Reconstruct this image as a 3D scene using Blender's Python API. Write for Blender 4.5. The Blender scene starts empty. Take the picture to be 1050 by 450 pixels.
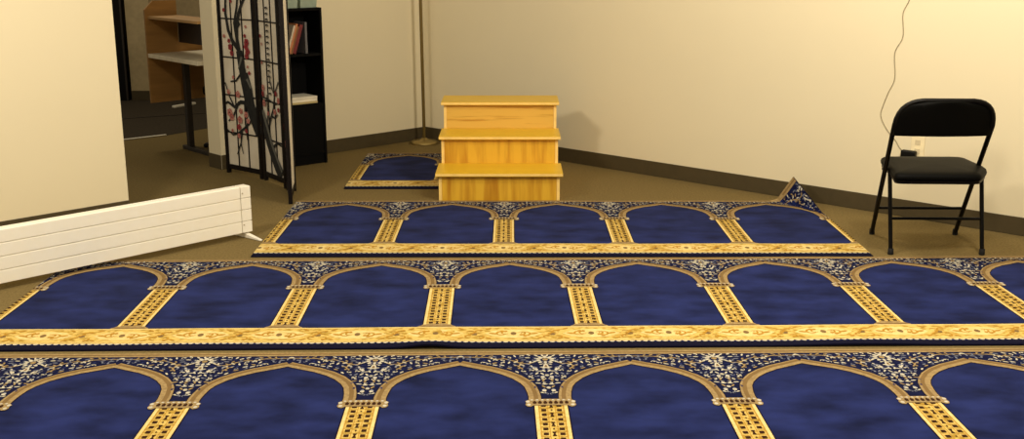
import bpy, math, random
from mathutils import Vector
R = math.radians
S = bpy.context.scene

# ------------------------------------------------------------ camera
cam_data = bpy.data.cameras.new('camera'); cam = bpy.data.objects.new('camera', cam_data)
S.collection.objects.link(cam); S.camera = cam
cam_data.sensor_width = 36; cam_data.lens = 1130/1050*36; cam_data.sensor_fit = 'HORIZONTAL'
cam.location = (0, 0, 1.5); cam.rotation_euler = (R(90-13.869), 0, 0)
cam_data.clip_start = .05

# ------------------------------------------------------------ light
S.view_settings.view_transform = 'Standard'; S.view_settings.look = 'None'
S.view_settings.gamma = 1; S.view_settings.exposure = 0.0
S.view_settings.use_curve_mapping = False
wd = bpy.data.worlds.new('world'); S.world = wd; wd.use_nodes = True
bg = wd.node_tree.nodes['Background']
bg.inputs[0].default_value = (1.0, .86, .64, 1); bg.inputs[1].default_value = .28

def area(name, loc, sx, sy, watts, col=(1.0, .83, .56), rot=(0, 0, 0)):
    l = bpy.data.lights.new(name, 'AREA'); l.shape = 'RECTANGLE'; l.size = sx; l.size_y = sy
    l.energy = watts; l.color = col
    o = bpy.data.objects.new(name, l); S.collection.objects.link(o); o.location = loc; o.rotation_euler = rot
    return o
def globe(name, loc, watts, rad=.22, col=(1.0, .875, .69)):
    l = bpy.data.lights.new(name, 'POINT'); l.energy = watts; l.color = col; l.shadow_soft_size = rad
    o = bpy.data.objects.new(name, l); S.collection.objects.link(o); o.location = loc
globe('ceiling_globe_right', (1.9, 3.6, 2.5), 190)
globe('ceiling_globe_left', (-2.1, 3.6, 2.5), 182)
globe('ceiling_globe_near', (.2, 1.6, 2.6), 140)
globe('fill_mid_wall', (1.0, 4.9, 2.55), 108)  # added fill light to brighten the middle of the right wall, no actual fixture
globe('fill_far_room', (-3.1, 9.0, 2.5), 34)  # unseen fill light, added to lift the next room and its desktop

# ------------------------------------------------------------ materials
def lin(c):
    return tuple((v/255/12.92) if v/255 <= .04045 else ((v/255+.055)/1.055)**2.4 for v in c)
def mat(name, c, rough=.8, c2=None, scale=(20, 20, 20), metal=0., sheen=0., bump=0., lo=.35, hi=.65, detail=3., spec=.5, glass=0.):
    m = bpy.data.materials.new(name); m.use_nodes = True; nt = m.node_tree
    b = nt.nodes['Principled BSDF']
    b.inputs['Roughness'].default_value = rough; b.inputs['Metallic'].default_value = metal
    b.inputs['Specular IOR Level'].default_value = spec
    if sheen: b.inputs['Sheen Weight'].default_value = sheen
    if glass: b.inputs['Transmission Weight'].default_value = glass
    c2 = c2 or tuple(min(255, v*1.06) for v in c)
    tc = nt.nodes.new('ShaderNodeTexCoord'); mp = nt.nodes.new('ShaderNodeMapping')
    mp.inputs['Scale'].default_value = scale
    n = nt.nodes.new('ShaderNodeTexNoise'); n.inputs['Scale'].default_value = 1.; n.inputs['Detail'].default_value = detail
    r = nt.nodes.new('ShaderNodeValToRGB')
    r.color_ramp.elements[0].position = lo; r.color_ramp.elements[1].position = hi
    r.color_ramp.elements[0].color = (*lin(c), 1); r.color_ramp.elements[1].color = (*lin(c2), 1)
    nt.links.new(tc.outputs['Object'], mp.inputs[0]); nt.links.new(mp.outputs[0], n.inputs[0])
    nt.links.new(n.outputs[0], r.inputs[0]); nt.links.new(r.outputs[0], b.inputs['Base Color'])
    if bump:
        bp = nt.nodes.new('ShaderNodeBump'); bp.inputs['Strength'].default_value = bump; bp.inputs['Distance'].default_value = .01
        nt.links.new(n.outputs[0], bp.inputs['Height']); nt.links.new(bp.outputs[0], b.inputs['Normal'])
    return m
M = dict(
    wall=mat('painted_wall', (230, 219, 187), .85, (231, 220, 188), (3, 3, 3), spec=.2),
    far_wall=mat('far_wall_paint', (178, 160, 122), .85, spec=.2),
    floor=mat('brown_carpet', (112, 97, 62), 1., (130, 112, 72), (90, 90, 90), bump=.3, spec=.05, detail=6),
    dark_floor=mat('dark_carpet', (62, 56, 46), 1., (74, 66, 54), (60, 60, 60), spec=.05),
    base=mat('vinyl_baseboard', (72, 62, 40), .6, spec=.3),
    white=mat('white_enamel', (246, 241, 226), .45, (247, 243, 230)),
    groove=mat('groove_grey', (176, 166, 140), .7),
    black=mat('black_paint', (9, 8, 7), .4, spec=.2),
    black_vinyl=mat('black_vinyl', (6, 6, 5), .55, (8, 8, 7), (300, 300, 300), spec=.07),
    shelf_black=mat('black_laminate', (7, 7, 7), .7, spec=.1),
    rubber=mat('rubber', (12, 12, 12), .8),
    frame=mat('screen_lacquer', (15, 9, 8), .5, spec=.2),
    paper=mat('rice_paper', (212, 202, 180), .8, (224, 216, 198), (8, 8, 8)),
    ink=mat('ink', (12, 13, 12), .8, (30, 30, 26), (40, 40, 25)),
    ink_pale=mat('ink_grey', (92, 92, 84), .8),
    red=mat('blossom_red', (122, 22, 32), .8, (150, 52, 56), (60, 60, 60)),
    pink=mat('blossom_pink', (196, 142, 128), .8, (160, 70, 66), (70, 70, 70)),
    maple_v=mat('maple_vertical_grain', (184, 127, 20), .42, (224, 176, 48), (19, 19, 1.8), lo=.32, hi=.58),
    maple_h=mat('maple_horizontal_grain', (184, 130, 34), .42, (222, 178, 76), (3, 3, 55), lo=.28, hi=.46),
    maple=mat('maple_tread', (220, 176, 28), .36, (226, 184, 38), (2, 25, 25)),
    maple_edge=mat('maple_edge', (240, 204, 120), .5, spec=.3),
    brass=mat('aged_brass', (150, 130, 78), .38, metal=.7),
    brass_dark=mat('brass_pole', (112, 94, 48), .4, metal=.6),
    oak=mat('oak_veneer', (150, 110, 56), .6, (170, 126, 66), (3, 3, 20)),
    oak_edge=mat('oak_edge', (176, 138, 84), .6),
    desk=mat('pale_laminate', (224, 214, 186), .5),
    steel=mat('dark_steel', (44, 38, 32), .5),
    paper_white=mat('white_paper', (226, 220, 200), .8),
    paper_tan=mat('tan_paper', (190, 172, 120), .8),
    book_w=mat('book_ivory', (190, 176, 156), .7), book_o=mat('book_orange', (176, 112, 72), .7),
    book_r=mat('book_red', (110, 34, 34), .7), book_g=mat('book_grey', (96, 94, 98), .7),
    book_b=mat('book_brown', (120, 84, 48), .7),
    clear=mat('clear_plastic', (168, 186, 170), .25, glass=.35),
    wire=mat('wire_insulation', (150, 138, 108), .6),
    plate=mat('outlet_plastic', (236, 222, 182), .5),
    inset=mat('socket_plastic', (206, 192, 156), .5),
    # rug
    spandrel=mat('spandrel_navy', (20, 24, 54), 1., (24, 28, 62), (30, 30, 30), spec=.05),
    blue=mat('blue_pile', (14, 22, 58), 1., (34, 45, 100), (5, 8, 5), sheen=.03, lo=.3, hi=.68, spec=.05, detail=5),
    navy=mat('navy_edge', (20, 20, 40), 1., spec=.05),
    outline=mat('navy_outline', (28, 22, 38), 1., spec=.05),
    gold=mat('gold_pile', (172, 138, 56), 1., (218, 188, 106), (42, 70, 42), spec=.05, lo=.36, hi=.56),
    pale=mat('pale_gold_pile', (216, 190, 118), 1., (230, 208, 142), (50, 50, 50), spec=.05),
    ochre=mat('ochre_pile', (176, 132, 50), 1., spec=.05),
    tan=mat('tan_pile', (144, 122, 84), 1., (166, 142, 98), (80, 80, 80), spec=.05),
    tan2=mat('brown_tan_pile', (122, 98, 62), 1., spec=.05),
    cream=mat('cream_pile', (190, 184, 166), 1., spec=.05),
    greyblue=mat('grey_blue_pile', (112, 116, 132), 1., spec=.05),
    brown=mat('brown_pile', (56, 34, 22), 1., spec=.05),
)

# ------------------------------------------------------------ mesh helpers
class MB:
    def __init__(s): s.v = []; s.f = []; s.m = []; s.mats = []; s.sm = []
    def mi(s, m):
        m = M[m] if isinstance(m, str) else m
        if m not in s.mats: s.mats.append(m)
        return s.mats.index(m)
    def poly(s, pts, m, smooth=False):
        i = len(s.v); s.v += [tuple(p) for p in pts]; s.f.append(tuple(range(i, i+len(pts)))); s.m.append(s.mi(m)); s.sm.append(smooth)
    def raw(s, vs, fs, m, smooth=False):
        i = len(s.v); s.v += [tuple(p) for p in vs]; k = s.mi(m)
        for f in fs: s.f.append(tuple(i+a for a in f)); s.m.append(k); s.sm.append(smooth)
    def boxf(s, o, ax, ay, az, m, ch=0.):
        """box from corner o with edge vectors ax, ay, az"""
        o, ax, ay, az = map(Vector, (o, ax, ay, az))
        vs = [o+ax*i+ay*j+az*k for k in (0, 1) for j in (0, 1) for i in (0, 1)]
        s.raw(vs, [(0, 2, 3, 1), (4, 5, 7, 6), (0, 1, 5, 4), (2, 6, 7, 3), (0, 4, 6, 2), (1, 3, 7, 5)], m)
    def box(s, x0, x1, y0, y1, z0, z1, m): s.boxf((x0, y0, z0), (x1-x0, 0, 0), (0, y1-y0, 0), (0, 0, z1-z0), m)
    def tube(s, pts, r, m, n=12, closed=False, cap=True):
        pts = [Vector(p) for p in pts]; rr = r if isinstance(r, (list, tuple)) else [r]*len(pts)
        N = len(pts); rings = []; prev = None
        for i, p in enumerate(pts):
            a = pts[(i-1) % N] if (i or closed) else p; b = pts[(i+1) % N] if (i < N-1 or closed) else p
            t = (b-a).normalized()
            u = (prev - t*prev.dot(t)) if prev is not None else t.cross(Vector((0, 0, 1)) if abs(t.z) < .9 else Vector((0, 1, 0)))
            u.normalize(); prev = u; w = t.cross(u)
            rings.append([p+(u*math.cos(2*math.pi*k/n)+w*math.sin(2*math.pi*k/n))*rr[i] for k in range(n)])
        vs = [q for g in rings for q in g]; fs = []
        for i in range(N if closed else N-1):
            j = (i+1) % N
            for k in range(n): fs.append((i*n+k, i*n+(k+1) % n, j*n+(k+1) % n, j*n+k))
        s.raw(vs, fs, m, True)
        if cap and not closed:
            s.poly(rings[0][::-1], m); s.poly(rings[-1], m)
    def lathe(s, c, prof, m, n=40):
        vs = []; fs = []
        for r, z in prof:
            for k in range(n): vs.append((c[0]+r*math.cos(2*math.pi*k/n), c[1]+r*math.sin(2*math.pi*k/n), c[2]+z))
        for i in range(len(prof)-1):
            for k in range(n): fs.append((i*n+k, i*n+(k+1) % n, (i+1)*n+(k+1) % n, (i+1)*n+k))
        s.raw(vs, fs, m, True)
        s.poly(vs[:n][::-1], m); s.poly(vs[-n:], m)
    def build(s, name, parent=None, bevel=0., kind=None, label=None, seg=2):
        me = bpy.data.meshes.new(name); me.from_pydata(s.v, [], s.f)
        for m in s.mats: me.materials.append(m)
        me.polygons.foreach_set('material_index', s.m); me.polygons.foreach_set('use_smooth', s.sm); me.update()
        o = bpy.data.objects.new(name, me); S.collection.objects.link(o)
        if bevel:
            b = o.modifiers.new('bevel', 'BEVEL'); b.width = bevel; b.segments = seg; b.limit_method = 'ANGLE'
        if parent is not None:
            o.parent = parent; o.matrix_parent_inverse = parent.matrix_basis.inverted()
        if kind: o['kind'] = kind
        if label: o['label'] = label
        return o
def thing(name, label, cat, loc, group=None):
    o = bpy.data.objects.new(name, None); S.collection.objects.link(o); o.location = loc; o.empty_display_size = .05
    return tag(o, label, cat, group)
def tag(o, label, cat, group=None):
    o['label'] = label; o['category'] = cat
    if group: o['group'] = group
    return o
def V2(p, d, t, z=0): return (p[0]+d[0]*t, p[1]+d[1]*t, z)

# ------------------------------------------------------------ setting
WH = 2.8
m = MB(); m.poly([(-7, -1, 0), (6, -1, 0), (6, 14, 0), (-7, 14, 0)], 'floor'); m.build('floor', kind='structure')
# right back wall, from the corner towards the viewer
C = Vector((-.700, 8.797)); dr = Vector((.7435, -.6687)); dl = Vector((-.7193, -.6947))
nr = Vector((.6687, .7435)); nl = Vector((-.6947, .7193))
def wall(name, p, d, n, L, th, mt='wall', z1=WH, bname=None, bh=.1, ext=0.):
    w = MB(); w.boxf((p[0]-d[0]*ext, p[1]-d[1]*ext, 0), (d[0]*(L+ext), d[1]*(L+ext), 0), (n[0]*th, n[1]*th, 0), (0, 0, z1), mt); w.build(name, kind='structure')
wall('wall_right', C, dr, nr, 7.5, .12, ext=.12)
wall('wall_back_left', C, dl, nl, 1.83, .165)
PE = C+dl*1.83                                    # free end of that wall
BW = Vector((-2.188, 6.135)); db = Vector((-.7055, -.7087)); nb = Vector((-.7087, .7055))
wall('wall_left', BW, db, nb, 5., .14)
def baseboard(name, p, d, n, L, h=.1, t=.008, mt='base'):
    b = MB(); q = Vector(p)-Vector(n)*t
    b.boxf((q[0], q[1], 0), (d[0]*L, d[1]*L, 0), (n[0]*(t-.0004), n[1]*(t-.0004), 0), (0, 0, h), mt)
    b.build(name, kind='structure', bevel=.003)
baseboard('baseboard_right', C+dr*.008, dr, nr, 7.4)
baseboard('baseboard_back_left', C+dl*.008, dl, nl, 1.822)
baseboard('baseboard_left', BW, db, nb, 5.)
baseboard('baseboard_wall_end', PE, nl, -dl, .165)

# the next room seen through the opening
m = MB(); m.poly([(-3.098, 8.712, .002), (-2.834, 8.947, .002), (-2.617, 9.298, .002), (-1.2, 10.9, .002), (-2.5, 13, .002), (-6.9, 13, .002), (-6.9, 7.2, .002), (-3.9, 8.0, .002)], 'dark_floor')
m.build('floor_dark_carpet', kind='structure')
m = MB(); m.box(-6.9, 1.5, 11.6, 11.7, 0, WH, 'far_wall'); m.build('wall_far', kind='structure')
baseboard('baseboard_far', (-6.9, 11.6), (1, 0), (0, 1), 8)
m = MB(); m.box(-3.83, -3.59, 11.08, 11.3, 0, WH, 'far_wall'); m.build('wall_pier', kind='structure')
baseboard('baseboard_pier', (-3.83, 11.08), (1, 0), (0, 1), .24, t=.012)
m = MB(); m.box(-4.0, -3.86, 11.05, 11.2, 0, WH, 'black'); m.box(-3.87, -3.855, 11.04, 11.06, .0, WH, 'steel'); m.build('door_1', kind='structure')
# thin pale metal strip between brown and dark carpet
m = MB(); a = Vector((-3.13, 8.685)); b = Vector((-2.834, 8.947)); d = (b-a); n_ = Vector((-d.y, d.x)).normalized()*.028
m.boxf((a.x, a.y, .003), (d.x, d.y, 0), (n_.x, n_.y, 0), (0, 0, .006), 'paper_white')
m.build('trim_1', kind='structure', bevel=.002)
m = MB(); a = Vector((-3.5, 9.83)); d = Vector((.75, .40)); n_ = Vector((-.5, .87))*.02
m.boxf((a.x, a.y, .003), (d.x, d.y, 0), (n_.x, n_.y, 0), (0, 0, .004), 'steel'); m.build('trim_2', kind='structure')

# ------------------------------------------------------------ prayer rugs
def interp(pl, x):
    for (x0, y0), (x1, y1) in zip(pl, pl[1:]):
        if x0 <= x <= x1: return y0+(y1-y0)*(x-x0)/(x1-x0)
    return pl[-1][1] if x > pl[-1][0] else pl[0][1]

def prayer_rug(name, label, group, pillars, w, x0, x1, origin, rot, L=1.245, deform=None, seed=1, lift=None, cap=.47):
    """pillars: integer cell borders; local x = k*w; local y = 0 front .. L back"""
    rg = MB(); TH = .0065
    cs, sn = math.cos(rot), math.sin(rot)
    def T(x, y, z):
        x = min(max(x, x0), x1); y = min(max(y, 0), L)
        z += .0009*(math.sin(x*7.3+seed)*math.sin(y*6.1+seed*2)+1)
        if z < 0.004: z = .001
        if lift and z > 0: z += lift(x, y)
        if deform:
            q = deform(origin[0]+cs*x-sn*y, origin[1]+sn*x+cs*y, z)
            return q
        return (origin[0]+cs*x-sn*y, origin[1]+sn*x+cs*y, z)
    # body of pile
    nx = max(2, int((x1-x0)/.03)); ny = int(L/.03)
    xs = [x0+(x1-x0)*i/nx for i in range(nx+1)]; ys = [0, .025, .05]+[.05+(L-.05)*(j+1)/ny for j in range(ny)]
    W = nx+1; top = [T(x, y, TH) for y in ys for x in xs]
    bot = [T(x, y, 0.0) for y in ys for x in xs]
    if deform or lift:
        pass
    nv = len(top); H_ = len(ys)
    fs_n = []; fs_b = []
    for j in range(H_-1):
        for i in range(nx):
            (fs_n if ys[j] < .049 else fs_b).append((j*W+i, j*W+i+1, (j+1)*W+i+1, (j+1)*W+i))
    base_i = len(rg.v); rg.v += top+bot
    def addf(fs, mt, sm=True):
        k = rg.mi(mt)
        for f in fs: rg.f.append(tuple(base_i+a for a in f)); rg.m.append(k); rg.sm.append(sm)
    addf(fs_b, 'blue'); addf(fs_n, 'navy')
    addf([tuple(nv+a for a in f[::-1]) for f in fs_n+fs_b], 'navy')
    sd = []
    for i in range(nx): sd.append((i+1, i, nv+i, nv+i+1)); o = (H_-1)*W; sd.append((o+i, o+i+1, nv+o+i+1, nv+o+i))
    for j in range(H_-1): sd.append((j*W, (j+1)*W, nv+(j+1)*W, nv+j*W)); sd.append(((j+1)*W+nx, j*W+nx, nv+j*W+nx, nv+(j+1)*W+nx))
    addf(sd, 'navy', False)
    def P(pts, mt, layer=1, ax=0., sg=1):
        # skip what falls outside, clamp the rest
        q = [(ax+sg*a, b) for a, b in pts]
        if max(a for a, b in q) <= x0+1e-4 or min(a for a, b in q) >= x1-1e-4: return
        if sg < 0: q = q[::-1]
        rg.poly([T(a, b, TH+.0007*layer) for a, b in q], mt)
    def strip(xa, xb, ya, yb, mt, layer=1, ax=0., sg=1, along='x', step=.05):
        if along == 'x':
            n = max(1, int(round((xb-xa)/step)))
            for i in range(n): P([(xa+(xb-xa)*i/n, ya), (xa+(xb-xa)*(i+1)/n, ya), (xa+(xb-xa)*(i+1)/n, yb), (xa+(xb-xa)*i/n, yb)], mt, layer, ax, sg)
        else:
            n = max(1, int(round((yb-ya)/step)))
            for i in range(n): P([(xa, ya+(yb-ya)*i/n), (xb, ya+(yb-ya)*i/n), (xb, ya+(yb-ya)*(i+1)/n), (xa, ya+(yb-ya)*(i+1)/n)], mt, layer, ax, sg)
    def stroke(pl, hw, mt, layer=2, ax=0., sg=1, taper=False):
        L_ = []
        for i, p in enumerate(pl):
            a = pl[max(0, i-1)]; b = pl[min(len(pl)-1, i+1)]
            dx, dy = b[0]-a[0], b[1]-a[1]; l = math.hypot(dx, dy) or 1
            h = hw*(1-.8*i/(len(pl)-1)) if taper else hw
            L_.append(((p[0]-dy/l*h, p[1]+dx/l*h), (p[0]+dy/l*h, p[1]-dx/l*h)))
        for i in range(len(pl)-1): P([L_[i][1], L_[i+1][1], L_[i+1][0], L_[i][0]], mt, layer, ax, sg)
    def blob(c, a, b, ang, mt, layer=2, ax=0., sg=1, n=8):
        ca, sa = math.cos(ang), math.sin(ang)
        P([(c[0]+a*math.cos(t)*ca-b*math.sin(t)*sa, c[1]+a*math.cos(t)*sa+b*math.sin(t)*ca) for t in [2*math.pi*k/n for k in range(n)]], mt, layer, ax, sg)
    def curl(c, r, a0, turn, hw, mt, layer=2, ax=0., sg=1):
        pl = [(c[0]+r*(1-.45*i/7)*math.cos(a0+turn*i/7), c[1]+r*(1-.45*i/7)*math.sin(a0+turn*i/7)) for i in range(8)]
        stroke(pl, hw, mt, layer, ax, sg, True)
        blob(pl[0], hw*1.9, hw*1.5, a0, mt, layer+.3, ax, sg, 6)
    # front band
    strip(x0, x1, .062, .232, 'gold', 1, step=.06)
    strip(x0, x1, .222, .232, 'pale', 2, step=.06)
    strip(x0, x1, .074, .082, 'pale', 2, step=.06)
    strip(x0, x1, .232, .238, 'outline', 1, step=.06)
    x = x0
    while x < x1:
        P([(x, .063), (x+.004, .052), (x+.011, .049), (x+.018, .052), (x+.022, .063)], 'cream', 1.5); x += .026
    per = w/2; k0 = int(math.floor(x0/per))-1
    for k in range(k0, int(x1/per)+2):
        cx = k*per
        # cartouche
        P([(cx-.115, .15), (cx-.08, .185), (cx-.03, .198), (cx+.03, .198), (cx+.08, .185), (cx+.115, .15), (cx+.08, .115), (cx+.03, .102), (cx-.03, .102), (cx-.08, .115)], 'pale', 2)
        for sgn in (1, -1):
            curl((cx-.045*sgn, .15), .026, math.pi*.5*sgn, 4.6, .0058, 'ochre', 3)
            curl((cx+.03*sgn, .155), .020, -math.pi*.5*sgn, 4.2, .0052, 'ochre', 3)
            blob((cx+.082*sgn, .15), .018, .008, .4*sgn, 'ochre', 3)
            curl((cx+per/2+.018*sgn, .198-.03), .02, 1.2*sgn, 4.4, .005, 'ochre', 3)
            curl((cx+per/2+.022*sgn, .112), .018, -1.4*sgn, 4.0, .005, 'ochre', 3)
            blob((cx+.1*sgn, .205), .016, .006, -.7*sgn, 'ochre', 3); blob((cx+.1*sgn, .097), .016, .006, .7*sgn, 'ochre', 3)
        blob((cx, .15), .012, .018, 0, 'tan2', 3); blob((cx+per/2, .142), .012, .012, 0, 'tan2', 3)
    # back border
    strip(x0, x1, L-.036, L, 'tan', 1, step=.06)
    strip(x0, x1, L-.022, L-.012, 'tan2', 2, step=.06)
    y0c = L-cap
    ctr = [(.054, 0), (.052, .03), (.0515, .06), (.055, .10), (.063, .15), (.078, .19), (.108, .238), (.148, .28), (.20, .318), (.26, .348), (w/2, .378)]
    ctr = [(a, y0c+b) for a, b in ctr]
    dense = []
    for (a, b), (c, d) in zip(ctr, ctr[1:]):
        for i in range(3): dense.append((a+(c-a)*i/3, b+(d-b)*i/3))
    dense.append(ctr[-1])
    outer = [(a, b+.026) for a, b in ctr if a > .0519]
    rnd = random.Random(7)
    # leaf layout of half a spandrel, the same in every cell
    leaves = []
    yy = y0c+.055
    while yy < L-.042:
        xx = .012
        while xx < w/2:
            px, py = xx+rnd.uniform(-.006, .006), yy+rnd.uniform(-.006, .006)
            lim = interp(outer, px) if px > .054 else y0c+.03
            in_col = px < (.030 if py < y0c+.13 else 1)
            if in_col and py > lim+.010+(.012 if px < .12 else 0) and py < L-.046:
                leaves.append((px, py, rnd.uniform(0, 6.28), rnd.choice(['cream', 'cream', 'cream', 'greyblue', 'greyblue', 'tan', 'blue']), rnd.random()))
            xx += .0245
        yy += .0215
    def half(ax, sg):
        # pillar
        strip(0, .055, .262, y0c, 'gold', 1, ax, sg, 'y', .06)
        strip(.055, .060, .262, y0c, 'outline', 1, ax, sg, 'y', .06)
        strip(.044, .055, .262, y0c, 'pale', 2, ax, sg, 'y', .06)
        strip(.0395, .042, .262, y0c, 'ochre', 2, ax, sg, 'y', .06)
        strip(.0115, .0135, .262, y0c, 'ochre', 2, ax, sg, 'y', .06)
        y = .285; i = 0
        while y < y0c-.01:
            P([(.018, y-.009), (.034, y-.009), (.034, y+.009), (.018, y+.009)], 'brown', 3, ax, sg)
            if i % 2 == 0:
                P([(0, y-.016), (.007, y-.016), (.0025, y), (.007, y+.016), (0, y+.016)], 'brown', 3, ax, sg)
            else: P([(0, y-.006), (.004, y), (0, y+.006)], 'brown', 3, ax, sg)
            strip(.0135, .0395, y+.0175, y+.0195, 'ochre', 2, ax, sg)
            y += .037; i += 1
        # plinth and capital
        P([(0, .232), (.078, .232), (.074, .243), (.064, .250), (.058, .262), (.05, .272), (0, .276)], 'tan', 1.6, ax, sg)
        P([(0, .237), (.068, .237), (.055, .247), (0, .247)], 'tan2', 2.4, ax, sg)
        P([(0, y0c-.016), (.058, y0c-.018), (.068, y0c-.030), (.080, y0c-.026), (.086, y0c-.012), (.082, y0c+.004), (.086, y0c+.016), (.074, y0c+.028), (.06, y0c+.034), (0, y0c+.036)], 'tan', 4, ax, sg)
        for t in (0, .018, .036, .054): P([(t-.005, y0c-.006), (t+.005, y0c-.006), (t+.007, y0c+.008), (t, y0c+.020), (t-.007, y0c+.008)], 'brown', 5, ax, sg)
        blob((.074, y0c-.014), .007, .009, 0, 'cream', 5, ax, sg); blob((.077, y0c+.012), .007, .009, 0, 'cream', 5, ax, sg)
        for t in (.009, .027, .045, .063): blob((t, y0c+.026), .005, .005, 0, 'cream', 5, ax, sg)
        # arch
        for (a, b), (c, d) in zip([(0, dense[0][1])]+dense, dense):
            n = max(1, int((L-.036-b)/.04))
            for q in range(n):
                P([(a, b+(L-.036-b)*q/n), (c, d+(L-.036-d)*q/n), (c, d+(L-.036-d)*(q+1)/n), (a, b+(L-.036-b)*(q+1)/n)], 'spandrel', .5, ax, sg)
        stroke(dense, .0245, 'outline', 1, ax, sg); stroke(dense, .021, 'tan', 2, ax, sg)
        stroke([(a-.004, b+.006) for a, b in dense], .0075, 'tan2', 3, ax, sg)
        # axis ornament
        for t in range(6):
            a = math.pi/2-t*math.pi/5
            blob((.030*math.cos(a), L-.092+.028*math.sin(a)), .013, .007, a, 'cream', 3, ax, sg)
        blob((0, L-.092), .011, .012, 0, 'tan', 4, ax, sg)
        P([(0, L-.175), (.013, L-.18), (.009, L-.15), (.005, L-.137), (0, L-.132)], 'cream', 3, ax, sg)
        P([(0, L-.168), (.006, L-.168), (.003, L-.15), (0, L-.146)], 'tan2', 4, ax, sg)
        for cxy in ((.0, L-.245), (.016, L-.262), (.016, L-.385), (.0, L-.36)): blob(cxy, .008, .010, 0, 'cream', 3, ax, sg)
        stroke([(.008, L-.20), (.03, L-.205), (.045, L-.18), (.055, L-.15)], .0035, 'cream', 2.5, ax, sg)
        stroke([(.03, L-.10), (.06, L-.13), (.09, L-.13), (.12, L-.10)], .0035, 'tan', 2.5, ax, sg)
        stroke([(.09, L-.13), (.10, L-.16), (.085, L-.185)], .003, 'tan', 2.5, ax, sg)
        stroke([(.12, L-.10), (.15, L-.08), (.18, L-.085), (.22, L-.065), (w/2, L-.06)], .003, 'tan', 2.5, ax, sg)
        for px, py, an, mt, kk in leaves:
            if kk < .5: blob((px, py), .0115, .0042, an, mt, 3, ax, sg, 6)
            else: curl((px, py), .0085, an, 3.6 if kk < .75 else -3.6, .0028, mt, 3, ax, sg)
    for k in pillars:
        if x0-.4 < k*w < x1+.4:
            half(k*w, 1); half(k*w, -1)
    o = rg.build(name); tag(o, label, 'rug', group)
    return o

GR = 'long blue prayer rugs'
def lift2(x, y):      # the slack fold at the front edge of the middle rug
    return .014*math.exp(-((x-1.22)/.09)**2)*math.exp(-y/.06)+.006*math.exp(-((x-2.9)/.25)**2)*math.exp(-y/.05)
F1 = Vector((1.580, 6.53)); F2 = Vector((1.835, 6.12)); fd = (F2-F1).normalized(); fn = Vector((-fd.y, fd.x))
if fn.x < 0: fn = -fn
def fold(x, y, z):
    p = Vector((x, y)); s = (p-F1).dot(fn)
    if s <= 0: return (x, y, z)
    r = .022; amax = R(80); a = min(s/r, amax); q = p-fn*s
    zc = z
    h = r*math.sin(a) if True else 0
    u = r*math.sin(a); v = r*(1-math.cos(a)); rest = max(0, s-r*amax)
    u += rest*math.cos(amax); v += rest*math.sin(amax)
    u -= zc*math.sin(a); v += zc*math.cos(a)
    return (q.x+fn.x*u, q.y+fn.y*u, v)
prayer_rug('prayer_rug', 'nearest long blue prayer rug, its front end running out of the bottom of the photo', None,
           range(-3, 5), .631, -1.88, 3.175, (-.487, 2.697), .018, seed=1, cap=.497)
prayer_rug('prayer_rug', 'long blue prayer rug second from the front, its rear edge at the folding chair legs', None,
           range(-2, 8), .6195, -.60, 4.34, (-1.540, 3.972), .0175, seed=2, lift=lift2)
prayer_rug('prayer_rug', 'five-arch blue prayer rug before the wooden steps, right rear corner turned up', None,
           range(-1, 6), .6235, -.01, 3.092, (-1.291, 5.285), .001, L=1.236, seed=3, deform=fold)
prayer_rug('prayer_rug', 'small single-arch blue prayer mat left of the wooden steps by the floor lamp', None,
           range(0, 3), .60, -.012, .600, (-1.062, 6.88), 0., seed=4)

# ------------------------------------------------------------ wooden steps
st = thing('wooden_steps', 'three-step golden maple platform steps in front of the corner', 'steps', (-.08, 6.95, 0))
r_, g_, Y1, SX0, SX1 = .175, .30, 6.522, -.445, .290
YB = 7.45
for sx in (SX0, SX1-.018):
    m = MB(); pr = [(Y1+.028, 0), (Y1+.028, r_-.02), (Y1+g_+.028, r_-.02), (Y1+g_+.028, 2*r_-.02), (Y1+2*g_+.028, 2*r_-.02), (Y1+2*g_+.028, 3*r_-.02), (YB, 3*r_-.02), (YB, 0)]
    n = len(pr); vs = [(sx, y, z) for y, z in pr]+[(sx+.018, y, z) for y, z in pr]
    m.raw(vs, [tuple(range(n)), tuple(range(2*n-1, n-1, -1))]+[(i, n+i, n+(i+1) % n, (i+1) % n) for i in range(n)], 'maple_edge'); m.build('side_panel', st)
for i in range(3):
    m = MB(); y = Y1+i*g_+.033
    m.box(SX0+.0185, SX1-.0185, y, y+.016, (i*r_+.0005) if i == 0 else i*r_-.019, (i+1)*r_-.0205, 'maple_h' if i == 2 else 'maple_v'); m.build('riser', st)
    m = MB(); y = Y1+i*g_
    ov = (.018, .014, .016)[i]
    m.box(SX0-ov, SX1+ov, y, (y+g_+.032) if i < 2 else YB+.01, (i+1)*r_-.02, (i+1)*r_, 'maple')
    m.box(SX0-ov-.0004, SX1+ov+.0004, y-.0006, y+.0008, (i+1)*r_-.017, (i+1)*r_-.003, 'maple_edge')
    m.build('tread', st, bevel=.004)

# ------------------------------------------------------------ folding chair
def lerp(a, b, t): return tuple(a[i]+(b[i]-a[i])*t for i in range(3))
ch = thing('folding_chair', 'black metal folding chair with padded seat facing the right wall', 'chair', (2.12, 5.5, 0))
def arc_top(pl, n=6): return pl
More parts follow.
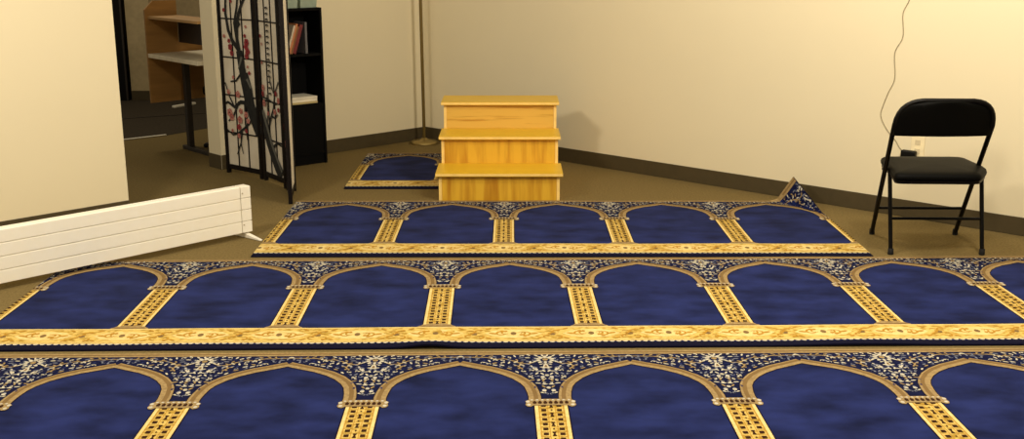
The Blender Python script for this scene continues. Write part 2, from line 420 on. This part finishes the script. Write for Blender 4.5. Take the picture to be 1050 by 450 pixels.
# main frame: front feet up to the back, bent over the top
FL, FR = (1.938, 5.745, .012), (2.382, 5.735, .012)
BL, BR = (1.808, 5.165, .685), (2.268, 5.155, .685)
pts = [FL, lerp(FL, BL, .5), lerp(FL, BL, .85), BL]
def bez(a, b, c, n=7): return [tuple((1-t)**2*a[i]+2*t*(1-t)*b[i]+t*t*c[i] for i in range(3)) for t in [k/n for k in range(1, n+1)]]
TL = (1.925, 5.13, .805); TR = (2.155, 5.12, .805)
pts += bez(BL, (1.812, 5.135, .80), TL); pts += bez(TR, (2.262, 5.125, .80), BR)[:0]
right = [FR, lerp(FR, BR, .5), lerp(FR, BR, .85), BR]+bez(BR, (2.264, 5.125, .80), TR)
pts += right[::-1]
m = MB(); m.tube(pts, .0115, 'black', 14); m.build('front_frame', ch)
PL, PR = lerp(FL, BL, .60), lerp(FR, BR, .60)
RL, RR = (1.904, 5.342, .012), (2.360, 5.334, .012)
for a, b, s in ((RL, PL, 1), (RR, PR, -1)):
    m = MB(); b2 = (b[0]+s*.028-(0 if s > 0 else -.03), b[1], b[2]+.015)
    b2 = (b[0]+.024, b[1], b[2]+.02)
    m.tube([a, b2], .0105, 'black', 12); m.tube([(b[0]-.014, b[1], b[2]+.012), (b[0]+.040, b[1], b[2]+.012)], .006, 'steel', 10); m.build('rear_leg', ch)
for p in (FL, FR, RL, RR):
    m = MB(); m.lathe((p[0], p[1], 0), [(.013, 0.0), (.0145, .004), (.0135, .03), (.0118, .032)], 'rubber', 16); m.build('foot_cap', ch)
m = MB(); t = .25; m.tube([lerp(FL, BL, t), lerp(FR, BR, t)], .0075, 'black', 10); m.build('front_stretcher', ch)
m = MB(); t = .40; a, b = lerp(RL, (PL[0]+.024, PL[1], PL[2]+.02), t), lerp(RR, (PR[0]+.024, PR[1], PR[2]+.02), t); m.tube([a, b], .0075, 'black', 10); m.build('rear_stretcher', ch)
# backrest: curved pressed-steel panel hung in the bend of the frame
m = MB(); NX, NZ = 20, 10; front = []; back = []
for j in range(NZ+1):
    z = .632+(.803-.632)*j/NZ
    e = max(0, (z-.70)/.103); e = min(e, 1); ins = .125*(1-math.sqrt(max(0, 1-e**2.2)))
    xl, xr = 1.806+ins+.004*(1-e), 2.270-ins-.004*(1-e)
    yb = 5.178-.045*(z-.632)/.17
    for i in range(NX+1):
        u = i/NX; x = xl+(xr-xl)*u; c = -.028*(1-(2*u-1)**2)   # bowed away from the sitter
        front.append((x, yb+c-.009, z)); back.append((x, yb+c+.009, z))
W = NX+1; nv = len(front); fs = []
for j in range(NZ):
    for i in range(NX):
        q = (j*W+i, j*W+i+1, (j+1)*W+i+1, (j+1)*W+i); fs.append(q); fs.append(tuple(nv+a for a in q[::-1]))
for i in range(NX): fs.append((i+1, i, nv+i, nv+i+1)); o_ = NZ*W; fs.append((o_+i, o_+i+1, nv+o_+i+1, nv+o_+i))
for j in range(NZ): fs.append((j*W, (j+1)*W, nv+(j+1)*W, nv+j*W)); fs.append(((j+1)*W+NX, j*W+NX, nv+j*W+NX, nv+(j+1)*W+NX))
m.raw(front+back, fs, 'black_vinyl', True); m.build('backrest', ch, bevel=.004)
# seat: rounded cushion in a steel pan, wider towards the front
def seat_outline(k, grow=0.):
    c = [(1.822-grow, 5.140-grow), (2.226+grow, 5.125-grow), (2.335+grow, 5.30), (2.325+grow, 5.60+grow), (1.900-grow, 5.61+grow), (1.868-grow, 5.36)]
    out = []; N = len(c)
    for i in range(N):
        p, q, s_ = Vector(c[i-1]), Vector(c[i]), Vector(c[(i+1) % N])
        r1 = .24 if i in (0, 1, 3, 4) else .4
        a = q+(p-q)*r1*.6; b = q+(s_-q)*r1*.6
        for t in [x_/6 for x_ in range(7)]: out.append(a*(1-t)**2+q*2*t*(1-t)+b*t*t)
    return out
def cushion(levels, mt, name):
    m = MB(); ol = seat_outline(0); cc = sum((Vector(p) for p in ol), Vector((0, 0)))/len(ol); rings = []
    for sc, z in levels: rings.append([((cc+(p-cc)*sc).x, (cc+(p-cc)*sc).y, z) for p in ol])
    n = len(ol); vs = [p for r in rings for p in r]; fs = []
    for i in range(len(rings)-1):
        for k in range(n): fs.append((i*n+k, i*n+(k+1) % n, (i+1)*n+(k+1) % n, (i+1)*n+k))
    m.raw(vs, fs, mt, True); m.poly(rings[0][::-1], mt); m.poly(rings[-1], mt, True); return m.build(name, ch)
cushion([(.93, .402), (.97, .404), (.975, .418)], 'black', 'seat_pan')
cushion([(.95, .418), (.99, .422), (1.0, .434), (.985, .446), (.94, .454), (.80, .460), (.5, .464), (.15, .466)], 'black_vinyl', 'seat')

# ------------------------------------------------------------ low panel heater
pa, pb = Vector((-1.388, 5.693)), Vector((-2.304, 4.745)); pd = (pb-pa).normalized(); pn = Vector((-pd.y, pd.x))
if pn.y < 0: pn = -pn
ph = thing('panel_heater', 'long low white slatted panel heater standing in front of the left wall', 'heater', (pa.x+pd.x, pa.y+pd.y, 0))
LEN = 3.2; HT = .280
m = MB(); bz = .03
m.boxf(V2(pa, pd, .062, bz), (pd.x*LEN, pd.y*LEN, 0), (pn.x*.05, pn.y*.05, 0), (0, 0, HT-bz), 'white')
q = Vector(V2(pa, pd, .062)[:2])-pn*.007
for k in range(4):
    z0 = bz+.002+k*(HT-bz)/4; m.boxf((q.x, q.y, z0), (pd.x*LEN, pd.y*LEN, 0), (pn.x*.009, pn.y*.009, 0), (0, 0, (HT-bz)/4-.0042), 'white')
q = Vector(V2(pa, pd, .062)[:2])-pn*.001
m.build('slatted_body', ph, bevel=.002)
m = MB(); q = Vector(V2(pa, pd, 0)[:2])-pn*.008
for k in range(4):
    z0 = bz+.002+k*(HT-bz)/4; m.boxf((q.x, q.y, z0), (pd.x*.058, pd.y*.058, 0), (pn.x*.010, pn.y*.010, 0), (0, 0, (HT-bz)/4-.003), 'white')
m.boxf(V2(pa, pd, 0.002, bz), (pd.x*.056, pd.y*.056, 0), (pn.x*.05, pn.y*.05, 0), (0, 0, HT-bz), 'white')
m.build('end_cap', ph, bevel=.002)
m = MB(); c = q+pd*.05
for z in (.245, .075): m = MB(); m.tube([(c.x-pn.x*.003, c.y-pn.y*.003, z), (c.x+pn.x*.002, c.y+pn.y*.002, z)], .004, 'groove', 10); m.build('screw', ph)
m = MB(); a = Vector((-1.478, 5.735)); b = Vector((-1.318, 5.600)); w_ = Vector((.012, .012))
m.raw([(a.x-w_.x, a.y-w_.y, .001), (b.x-w_.x*.5, b.y-w_.y*.5, .001), (b.x+w_.x*.5, b.y+w_.y*.5, .001), (a.x+w_.x, a.y+w_.y, .001),
       (a.x-w_.x, a.y-w_.y, .036), (b.x-w_.x*.5, b.y-w_.y*.5, .008), (b.x+w_.x*.5, b.y+w_.y*.5, .008), (a.x+w_.x, a.y+w_.y, .036)],
      [(3, 2, 1, 0), (4, 5, 6, 7), (0, 1, 5, 4), (1, 2, 6, 5), (2, 3, 7, 6), (3, 0, 4, 7)], 'white'); m.build('foot', ph, bevel=.003)

# ------------------------------------------------------------ folding screen
H = [Vector((-1.962, 7.445)), Vector((-1.645, 7.188)), Vector((-1.432, 6.885)), Vector((-1.329, 6.445)), Vector((-1.384, 6.865))]
sc = thing('folding_screen', 'dark-framed paper folding screen painted with a plum blossom branch', 'screen', (H[1].x, H[1].y, 0))
SH = 1.78
def panel(a, b, art, both_posts, gap=.012):
    d = (b-a); Ln = d.length; d.normalize(); n = Vector((d.y, -d.x))
    if n.y > 0: n = -n          # towards the viewer
    def X(u, z, o=0.): return (a.x+d.x*u+n.x*o, a.y+d.y*u+n.y*o, z)
    def bx(mb, u0, u1, z0, z1, o0, o1, mt): mb.boxf(X(u0, z0, o0), (d.x*(u1-u0), d.y*(u1-u0), 0), (n.x*(o1-o0), n.y*(o1-o0), 0), (0, 0, z1-z0), mt)
    fr = MB(); pw = .026; zb = .030
    for u0 in (gap, Ln-gap-pw): bx(fr, u0, u0+pw, 0, SH, -.011, .011, 'frame')
    bx(fr, gap+pw, Ln-gap-pw, zb, zb+.032, -.009, .009, 'frame'); bx(fr, gap+pw, Ln-gap-pw, SH-.04, SH-.008, -.009, .009, 'frame')
    P_ = fr.build('panel_frame', sc)
    pp = MB(); bx(pp, gap+pw, Ln-gap-pw, zb+.032, SH-.04, -.003, .0, 'paper'); pp.build('paper', P_)
    lt = MB(); u0, u1 = gap+pw, Ln-gap-pw
    for k in (1, 2): c = u0+(u1-u0)*k/3; bx(lt, c-.004, c+.004, zb+.032, SH-.04, .0005, .006, 'frame')
    z = .285
    while z < SH-.1: bx(lt, u0, u1, z-.004, z+.004, .0007, .0062, 'frame'); z += .253
    lt.build('lattice', P_)
    if art:
        ar = MB()
        lay = [0]
        def px(u, z, l): return X(u0+(u1-u0)*u, z, l)
        def st(pl, w0, w1, mt, l=.0075):
            lay[0] += 1; l += .00003*lay[0]
            L_ = []
            for i, (u, z) in enumerate(pl):
                A = pl[max(0, i-1)]; B = pl[min(len(pl)-1, i+1)]; du = (B[0]-A[0])*(u1-u0); dz = B[1]-A[1]; q_ = math.hypot(du, dz) or 1
                h = (w0+(w1-w0)*i/(len(pl)-1))*1.22
                L_.append(((u-dz/q_*h/(u1-u0), z+du/q_*h), (u+dz/q_*h/(u1-u0), z-du/q_*h)))
            for i in range(len(pl)-1): ar.poly([px(*L_[i][0], l), px(*L_[i][1], l), px(*L_[i+1][1], l), px(*L_[i+1][0], l)], mt)
        def flower(u, z, r, mt, l=.0088):
            lay[0] += 1; l += .00003*lay[0]
            for k in range(5):
                a_ = k*2*math.pi/5+u*9
                cu, cz = u+.6*r*math.cos(a_)/(u1-u0), z+.6*r*math.sin(a_)
                ar.poly([px(cu+.55*r*math.cos(t)/(u1-u0), cz+.55*r*math.sin(t), l+k*.00001) for t in [2*math.pi*q_/8 for q_ in range(8)]], mt)
            ar.poly([px(u+.22*r*math.cos(t)/(u1-u0), z+.22*r*math.sin(t), l+.0002) for t in [2*math.pi*q_/6 for q_ in range(6)]], 'ink')
        art(st, flower); ar.build('painting', P_)
def art_a(st, fl):
    st([(1.06, .30), (.86, .42), (.74, .53), (.66, .64), (.60, .74), (.55, .84)], .034, .026, 'ink')
    st([(.98, .42), (.88, .50), (.84, .60), (.74, .70)], .018, .010, 'ink')
    st([(.55, .84), (.50, .92), (.52, 1.0), (.60, 1.08), (.70, 1.14), (.84, 1.20), (1.0, 1.24)], .014, .008, 'ink')
    st([(.56, .84), (.36, .90), (.24, .97), (.18, 1.08), (.22, 1.2), (.2, 1.4)], .015, .006, 'ink')
    st([(.50, .92), (.45, 1.02), (.55, 1.12), (.66, 1.3), (.7, 1.5)], .012, .004, 'ink')
    st([(.78, .50), (.50, .50), (.30, .46), (.10, .49), (.02, .48)], .012, .006, 'ink')
    st([(.45, .50), (.25, .40), (.08, .36)], .008, .004, 'ink')
    st([(.3, .46), (.15, .53), (.04, .62)], .006, .004, 'ink')
    st([(.88, .40), (.6, .33), (.40, .29), (.2, .27), (.02, .30)], .008, .004, 'ink')
    st([(.5, .31), (.44, .22), (.3, .14)], .007, .003, 'ink'); st([(.44, .22), (.50, .15)], .004, .003, 'ink')
    st([(.6, .70), (.4, .64), (.22, .63)], .007, .004, 'ink'); st([(.64, .5), (.62, .36), (.66, .25)], .008, .004, 'ink')
    st([(.60, 1.0), (.48, 1.04)], .016, .020, 'ink'); st([(.62, .80), (.50, .72)], .008, .004, 'ink_pale'); st([(.75, .66), (.86, .60)], .010, .006, 'ink_pale')
    for u, z, r, mt in ((.80, .90, .022, 'red'), (.78, .87, .021, 'red'), (.82, .84, .022, 'red'), (.79, .81, .020, 'red'), (.76, .94, .012, 'red'),
                        (.28, .86, .020, 'red'), (.32, .82, .018, 'red'), (.25, .90, .014, 'red'), (.1, .93, .012, 'pink'),
                        (.14, .42, .026, 'pink'), (.20, .39, .022, 'pink'), (.44, .55, .022, 'pink'), (.46, .38, .024, 'pink'), (.42, .33, .020, 'red'),
                        (.5, .44, .018, 'pink'), (.66, .42, .020, 'pink'), (.72, .38, .017, 'pink'), (.64, .31, .014, 'red'), (.4, .27, .016, 'pink'),
                        (.84, .70, .012, 'red'), (.80, .74, .009, 'pink'), (.32, .66, .012, 'pink'), (.14, 1.10, .012, 'red'), (.38, 1.16, .012, 'red'),
                        (.14, .56, .016, 'pink'), (.2, .30, .012, 'pink'), (.80, 1.0, .010, 'pink'), (.5, 1.35, .02, 'red')): fl(u, z, r, mt)
def art_b(st, fl):
    st([(-.10, .44), (.10, .36), (.28, .27), (.48, .19), (.66, .13), (.88, .07)], .032, .040, 'ink')
    st([(.02, .47), (.24, .36), (.44, .26), (.7, .17), (.92, .10)], .014, .008, 'ink_pale', .0085)
    st([(.25, .34), (.42, .42), (.62, .50), (.72, .60), (.95, .68)], .010, .004, 'ink'); st([(.5, .45), (.66, .44), (.84, .47)], .007, .003, 'ink')
    st([(.2, .36), (.30, .46), (.28, .58)], .008, .004, 'ink'); st([(.48, .24), (.72, .28), (.98, .27)], .009, .004, 'ink')
    st([(.0, .56), (.4, .55), (.7, .53), (1., .55)], .005, .004, 'ink')
    st([(.66, .60), (.52, .66), (.44, .72)], .005, .003, 'ink')
    st([(0, 1.24), (.10, 1.2), (.3, 1.22)], .010, .005, 'ink')
    for i in range(16):      # column of small brush marks
        z = 1.13-i*.036; st([(.42, z), (.52, z+.006), (.56, z-.006)], .004, .003, 'ink'); st([(.48, z+.008), (.49, z-.014)], .003, .002, 'ink')
    for u, z, r, mt in ((.12, .62, .02, 'pink'), (.10, .58, .018, 'red'), (.14, .52, .022, 'pink'), (.80, .60, .016, 'red'), (.92, .56, .02, 'pink'),
                        (.70, .48, .018, 'pink'), (.12, .95, .012, 'red'), (.16, .90, .010, 'pink'), (.13, .78, .010, 'pink'), (.34, .46, .014, 'pink'), (.9, .5, .015, 'red')): fl(u, z, r, mt)
panel(H[0], H[1], art_a, True); panel(H[1], H[2], art_b, True)
def art_c(st, fl):
    st([(.0, .40), (.4, .30), (.8, .2)], .01, .004, 'ink')
    fl(.5, .33, .02, 'pink'); fl(.2, .42, .02, 'red')
panel(H[2], H[3], art_c, True)
panel(H[3], H[4], None, True)

# ------------------------------------------------------------ bookshelf and what it holds
sd_ = Vector((.76, .65)).normalized(); sf = Vector((-.65, .76)).normalized()      # along the front, into the shelf
s1 = Vector((-1.324, 7.785)); SW, SD, STH = .50, .225, 1.095; s0 = s1-sd_*SW
bs = thing('bookshelf', 'low black open bookshelf between the folding screen and the back wall', 'bookshelf', (s0.x, s0.y, 0))
def SX(u, v, z): return (s0.x+sd_.x*u+sf.x*v, s0.y+sd_.y*u+sf.y*v, z)
def sbox(mb, u0, u1, v0, v1, z0, z1, mt): mb.boxf(SX(u0, v0, z0), (sd_.x*(u1-u0), sd_.y*(u1-u0), 0), (sf.x*(v1-v0), sf.y*(v1-v0), 0), (0, 0, z1-z0), mt)
for u in (0, SW-.018): m = MB(); sbox(m, u, u+.018, 0, SD, 0, STH-.018, 'shelf_black'); m.build('side_panel', bs, bevel=.0015)
m = MB(); sbox(m, 0, SW, 0, SD, STH-.0175, STH, 'shelf_black'); m.build('top', bs, bevel=.0015)
m = MB(); sbox(m, .0182, SW-.0182, SD-.006, SD, 0.0, STH-.018, 'shelf_black'); m.build('back_panel', bs)
for z in (.765, .415, .07): m = MB(); sbox(m, .0182, SW-.0182, .004, SD-.0065, z, z+.018, 'shelf_black'); m.build('shelf', bs)
m = MB(); sbox(m, .0182, SW-.0182, .012, .026, 0.0, .0695, 'shelf_black'); m.build('plinth', bs)
m = MB(); sbox(m, .0182, SW-.0182, .006, .018, .0885, .4145, 'shelf_black'); m.build('front_panel', bs)
# books on the upper shelf
def book(u, lean, h, t, dp, mt, label):
    b = MB(); z0 = .7835; ca, sa = math.cos(lean), math.sin(lean)
    def Q(a, c, v): # a thickness, c height
        return SX(u+a*ca+c*sa, .02+v, z0+max(0, a*-sa)+c*ca+(t*sa if sa > 0 else 0)-(a*sa if sa > 0 else 0)) 
    vs = [Q(a, c, v) for c in (0, h) for v in (0, dp) for a in (0, t)]
    b.raw(vs, [(0, 2, 3, 1), (4, 5, 7, 6), (0, 1, 5, 4), (2, 6, 7, 3), (0, 4, 6, 2), (1, 3, 7, 5)], mt)
    vs = [Q(a, c, v) for c in (.006, h+.0003-.006) for v in (.006, dp+.0006) for a in (.0025, t-.0025)]
    b.raw(vs, [(0, 2, 3, 1), (4, 5, 7, 6), (0, 1, 5, 4), (2, 6, 7, 3), (0, 4, 6, 2), (1, 3, 7, 5)], 'paper_white')
    tag(b.build('book'), label, 'book', 'books on the upper black shelf')
LN = R(19)
book(.222, LN, .205, .014, .14, 'book_w', 'ivory book leaning furthest left on the upper black shelf')
book(.2375, LN, .215, .015, .15, 'book_o', 'orange-tan book leaning on the upper black shelf beside the ivory one')
book(.2540, LN, .195, .013, .14, 'book_b', 'brown book leaning between the orange and dark red books')
book(.2700, LN, .205, .026, .15, 'book_r', 'dark red book leaning on the upper black shelf')
book(.373, R(0), .215, .016, .15, 'book_g', 'grey book standing upright at the right of the leaning books')
for i, (z, du, mt, lb) in enumerate(((.4335, 0, 'paper_tan', 'lowest tan pad in the paper pile on the lower shelf'), (.4465, .012, 'paper_white', 'white paper ream in the middle of the pile on the lower shelf'), (.4695, .004, 'paper_white', 'topmost white sheets of the pile on the lower shelf'))):
    m = MB(); sbox(m, .06+du, .448+du*.4, .016+du, .205, z, z+(.0125, .0225, .013)[i], mt)
    tag(m.build('paper_stack', bevel=.001), lb, 'paper', 'paper pile on the lower black shelf')
# clear tubs on the top
for u0, u1, hh, lb in ((.06, .335, .13, 'wide clear plastic tub on top of the black bookshelf'), (.345, .485, .11, 'narrow clear plastic tub at the right end of the bookshelf top')):
    t_ = thing('plastic_tub', lb, 'tub', SX((u0+u1)/2, .12, STH), 'plastic tubs on the bookshelf')
    m = MB(); z0 = STH+.0005
    b0, b1 = (u0+.008, u1-.008), (u0, u1); v0, v1 = (.03, .19), (.02, .20)
    lo = [SX(b0[0], v0[0], z0), SX(b0[1], v0[0], z0), SX(b0[1], v0[1], z0), SX(b0[0], v0[1], z0)]
    hi = [SX(b1[0], v1[0], z0+hh), SX(b1[1], v1[0], z0+hh), SX(b1[1], v1[1], z0+hh), SX(b1[0], v1[1], z0+hh)]
    m.raw(lo+hi, [(3, 2, 1, 0)]+[(i, (i+1) % 4, 4+(i+1) % 4, 4+i) for i in range(4)], 'clear')
    m.build('tub_body', t_)
    m = MB(); sbox(m, u0-.004, u1+.004, .016, .204, z0+hh, z0+hh+.01, 'plate'); m.build('lid', t_, bevel=.002)

# ------------------------------------------------------------ floor lamp in the corner
fl = thing('floor_lamp', 'slim brass floor lamp on a round base standing in the corner', 'lamp', (-.690, 8.575, 0))
m = MB(); m.lathe((-.690, 8.575, 0), [(.112, .0), (.114, .006), (.112, .016), (.095, .024), (.04, .030), (.018, .045)], 'brass'); m.build('base', fl)
m = MB(); m.tube([(-.690, 8.575, .04), (-.704, 8.575, 1.72)], .0125, 'brass_dark', 14); m.build('pole', fl)
m = MB(); m.lathe((-.704, 8.575, 1.70), [(.02, 0), (.035, .01), (.10, .07), (.125, .12), (.127, .125)], 'brass'); m.build('lamp_shade', fl)

# ------------------------------------------------------------ socket, adapter and wire on the right wall
def WP(t, z, off=0.): return (C.x+dr.x*t-nr.x*off, C.y+dr.y*t-nr.y*off, z)
def tt(x): return (x-C.x)/dr.x
ou = thing('wall_outlet', 'cream wall outlet plate behind the folding chair backrest', 'outlet', WP(tt(2.292), .395))
m = MB(); t0 = tt(2.255); m.boxf(WP(t0, .355, .0), (dr.x*.075, dr.y*.075, 0), (-nr.x*.006, -nr.y*.006, 0), (0, 0, .115), 'plate'); m.build('cover_plate', ou, bevel=.002)
for zz in (.372, .422): m = MB(); m.boxf(WP(t0+.022, zz, .0062), (dr.x*.03, dr.y*.03, 0), (-nr.x*.0015, -nr.y*.0015, 0), (0, 0, .028), 'inset'); m.build('socket', ou)
m = MB(); t1 = tt(2.222); m.boxf(WP(t1, .345, .0085), (dr.x*.085, dr.y*.085, 0), (-nr.x*.035, -nr.y*.035, 0), (0, 0, .045), 'black')
pad = thing('power_adapter', 'black power adapter with long grey cord plugged in behind the chair', 'adapter', WP(t1+.04, .345))
m.build('adapter_body', pad, bevel=.008)
m = MB()
wp = [(2.165, 1.75), (2.18, 1.5), (2.205, 1.32), (2.194, 1.219), (2.172, 1.141), (2.180, 1.017), (2.151, .924), (2.160, .785), (2.136, .695), (2.118, .619), (2.112, .568), (2.130, .515), (2.160, .465), (2.185, .433), (2.205, .395), (2.225, .372)]
sm = []
for i in range(len(wp)-1):
    p0, p1, p2, p3 = wp[max(0, i-1)], wp[i], wp[i+1], wp[min(len(wp)-1, i+2)]
    for k in range(6):
        t = k/6; sm.append(tuple(.5*(2*p1[a]+(p2[a]-p0[a])*t+(2*p0[a]-5*p1[a]+4*p2[a]-p3[a])*t*t+(3*p1[a]-p0[a]-3*p2[a]+p3[a])*t**3) for a in (0, 1)))
sm.append(wp[-1])
m.tube([WP(tt(x), z, .0035+(.02 if i > len(sm)-3 else 0)) for i, (x, z) in enumerate(sm)], .0024, 'wire', 8)
m.build('cord', pad, label='thin grey cord trailing down the wall')

# ------------------------------------------------------------ study carrel in the next room
A = Vector((-2.717, 8.279)); u_ = Vector((.666, -.746)); v_ = Vector((.697, .717))
ca = thing('study_carrel', 'oak study carrel with pale desktop seen through the opening', 'desk', (A.x, A.y, 0))
def CX(a, b, z): return (A.x+u_.x*a+v_.x*b, A.y+u_.y*a+v_.y*b, z)
def cbox(mb, a0, a1, b0, b1, z0, z1, mt): mb.boxf(CX(a0, b0, z0), (u_.x*(a1-a0), u_.y*(a1-a0), 0), (v_.x*(b1-b0), v_.y*(b1-b0), 0), (0, 0, z1-z0), mt)
m = MB(); cbox(m, .0, .80, 0, .62, .70, .73, 'desk'); m.build('desktop', ca, bevel=.003)
m = MB(); pr = [(0, .36), (0, 1.05), (.07, 1.115), (.26, 1.115), (.26, .80), (.64, .80), (.64, .36)]
n = len(pr); vs = [CX(-.021, b, z) for b, z in pr]+[CX(-.001, b, z) for b, z in pr]
m.raw(vs, [tuple(range(n)), tuple(range(2*n-1, n-1, -1))]+[(i, n+i, n+(i+1) % n, (i+1) % n) for i in range(n)], 'oak'); m.build('side_panel', ca)
m = MB(); cbox(m, .0, .80, .02, .26, .985, 1.005, 'oak_edge'); m.build('shelf', ca, bevel=.002)
m = MB(); cbox(m, .0, .80, .262, .278, .80, 1.005, 'steel'); m.build('back_panel', ca)
m = MB(); a0 = .16; cbox(m, a0, a0+.045, .19, .235, .03, .699, 'steel'); cbox(m, a0-.07, a0+.42, .185, .24, .0, .03, 'steel'); m.build('leg', ca, bevel=.004)
m = MB(); cbox(m, .66, .70, .19, .235, .0, .699, 'steel'); m.build('leg', ca, bevel=.004)
# chair tucked under it
dc = thing('desk_chair', 'dark desk chair tucked under the carrel desktop', 'chair', CX(.40, .42, 0))
m = MB(); cbox(m, .13, .50, .36, .60, .40, .47, 'shelf_black'); m.build('seat', dc, bevel=.02)
m = MB(); cbox(m, .14, .17, .40, .56, .47, .62, 'shelf_black'); m.build('armrest', dc, bevel=.008)
cc = CX(.34, .46, 0)
m = MB(); m.tube([(cc[0], cc[1], .06), (cc[0], cc[1], .405)], .022, 'steel', 12); m.build('pedestal', dc)
m = MB()
for k in range(5):
    a_ = k*2*math.pi/5+.4; m.tube([(cc[0], cc[1], .06), (cc[0]+.2*math.cos(a_), cc[1]+.2*math.sin(a_), .025)], [.02, .012], 'steel', 8)
    m.lathe((cc[0]+.2*math.cos(a_), cc[1]+.2*math.sin(a_), 0), [(.012, 0), (.018, .008), (.018, .02), (.012, .028)], 'rubber', 10)
m.build('star_base', dc)
m = MB(); m.boxf((-3.27, 10.55, .0025), (.13, .26, 0), (.035, -.02, 0), (0, 0, .02), 'paper_white')
tag(m.build('paper_bundle', bevel=.003), 'narrow white paper bundle on the dark carpet beyond the carrel', 'paper')
# low dark cabinet at the left edge of the opening
cb = thing('low_cabinet', 'low dark grey cabinet by the black door frame, far left of the opening', 'cabinet', (-4.2, 11.1, 0))
m = MB(); m.box(-4.75, -4.02, 11.06, 11.5, 0.0, .77, 'steel'); m.build('body', cb, bevel=.003)
m = MB(); m.box(-4.77, -4.01, 11.04, 11.52, .771, .795, 'oak_edge'); m.build('top', cb, bevel=.003)
for i in (0, 1): m = MB(); m.box(-4.735+i*.36, -4.395+i*.36, 11.043, 11.059, .05, .75, 'steel'); d_ = m.build('cabinet_door', cb, bevel=.003); m = MB(); m.box(-4.42+i*.05, -4.41+i*.05, 11.03, 11.0425, .45, .56, 'brass'); m.build('handle', d_)
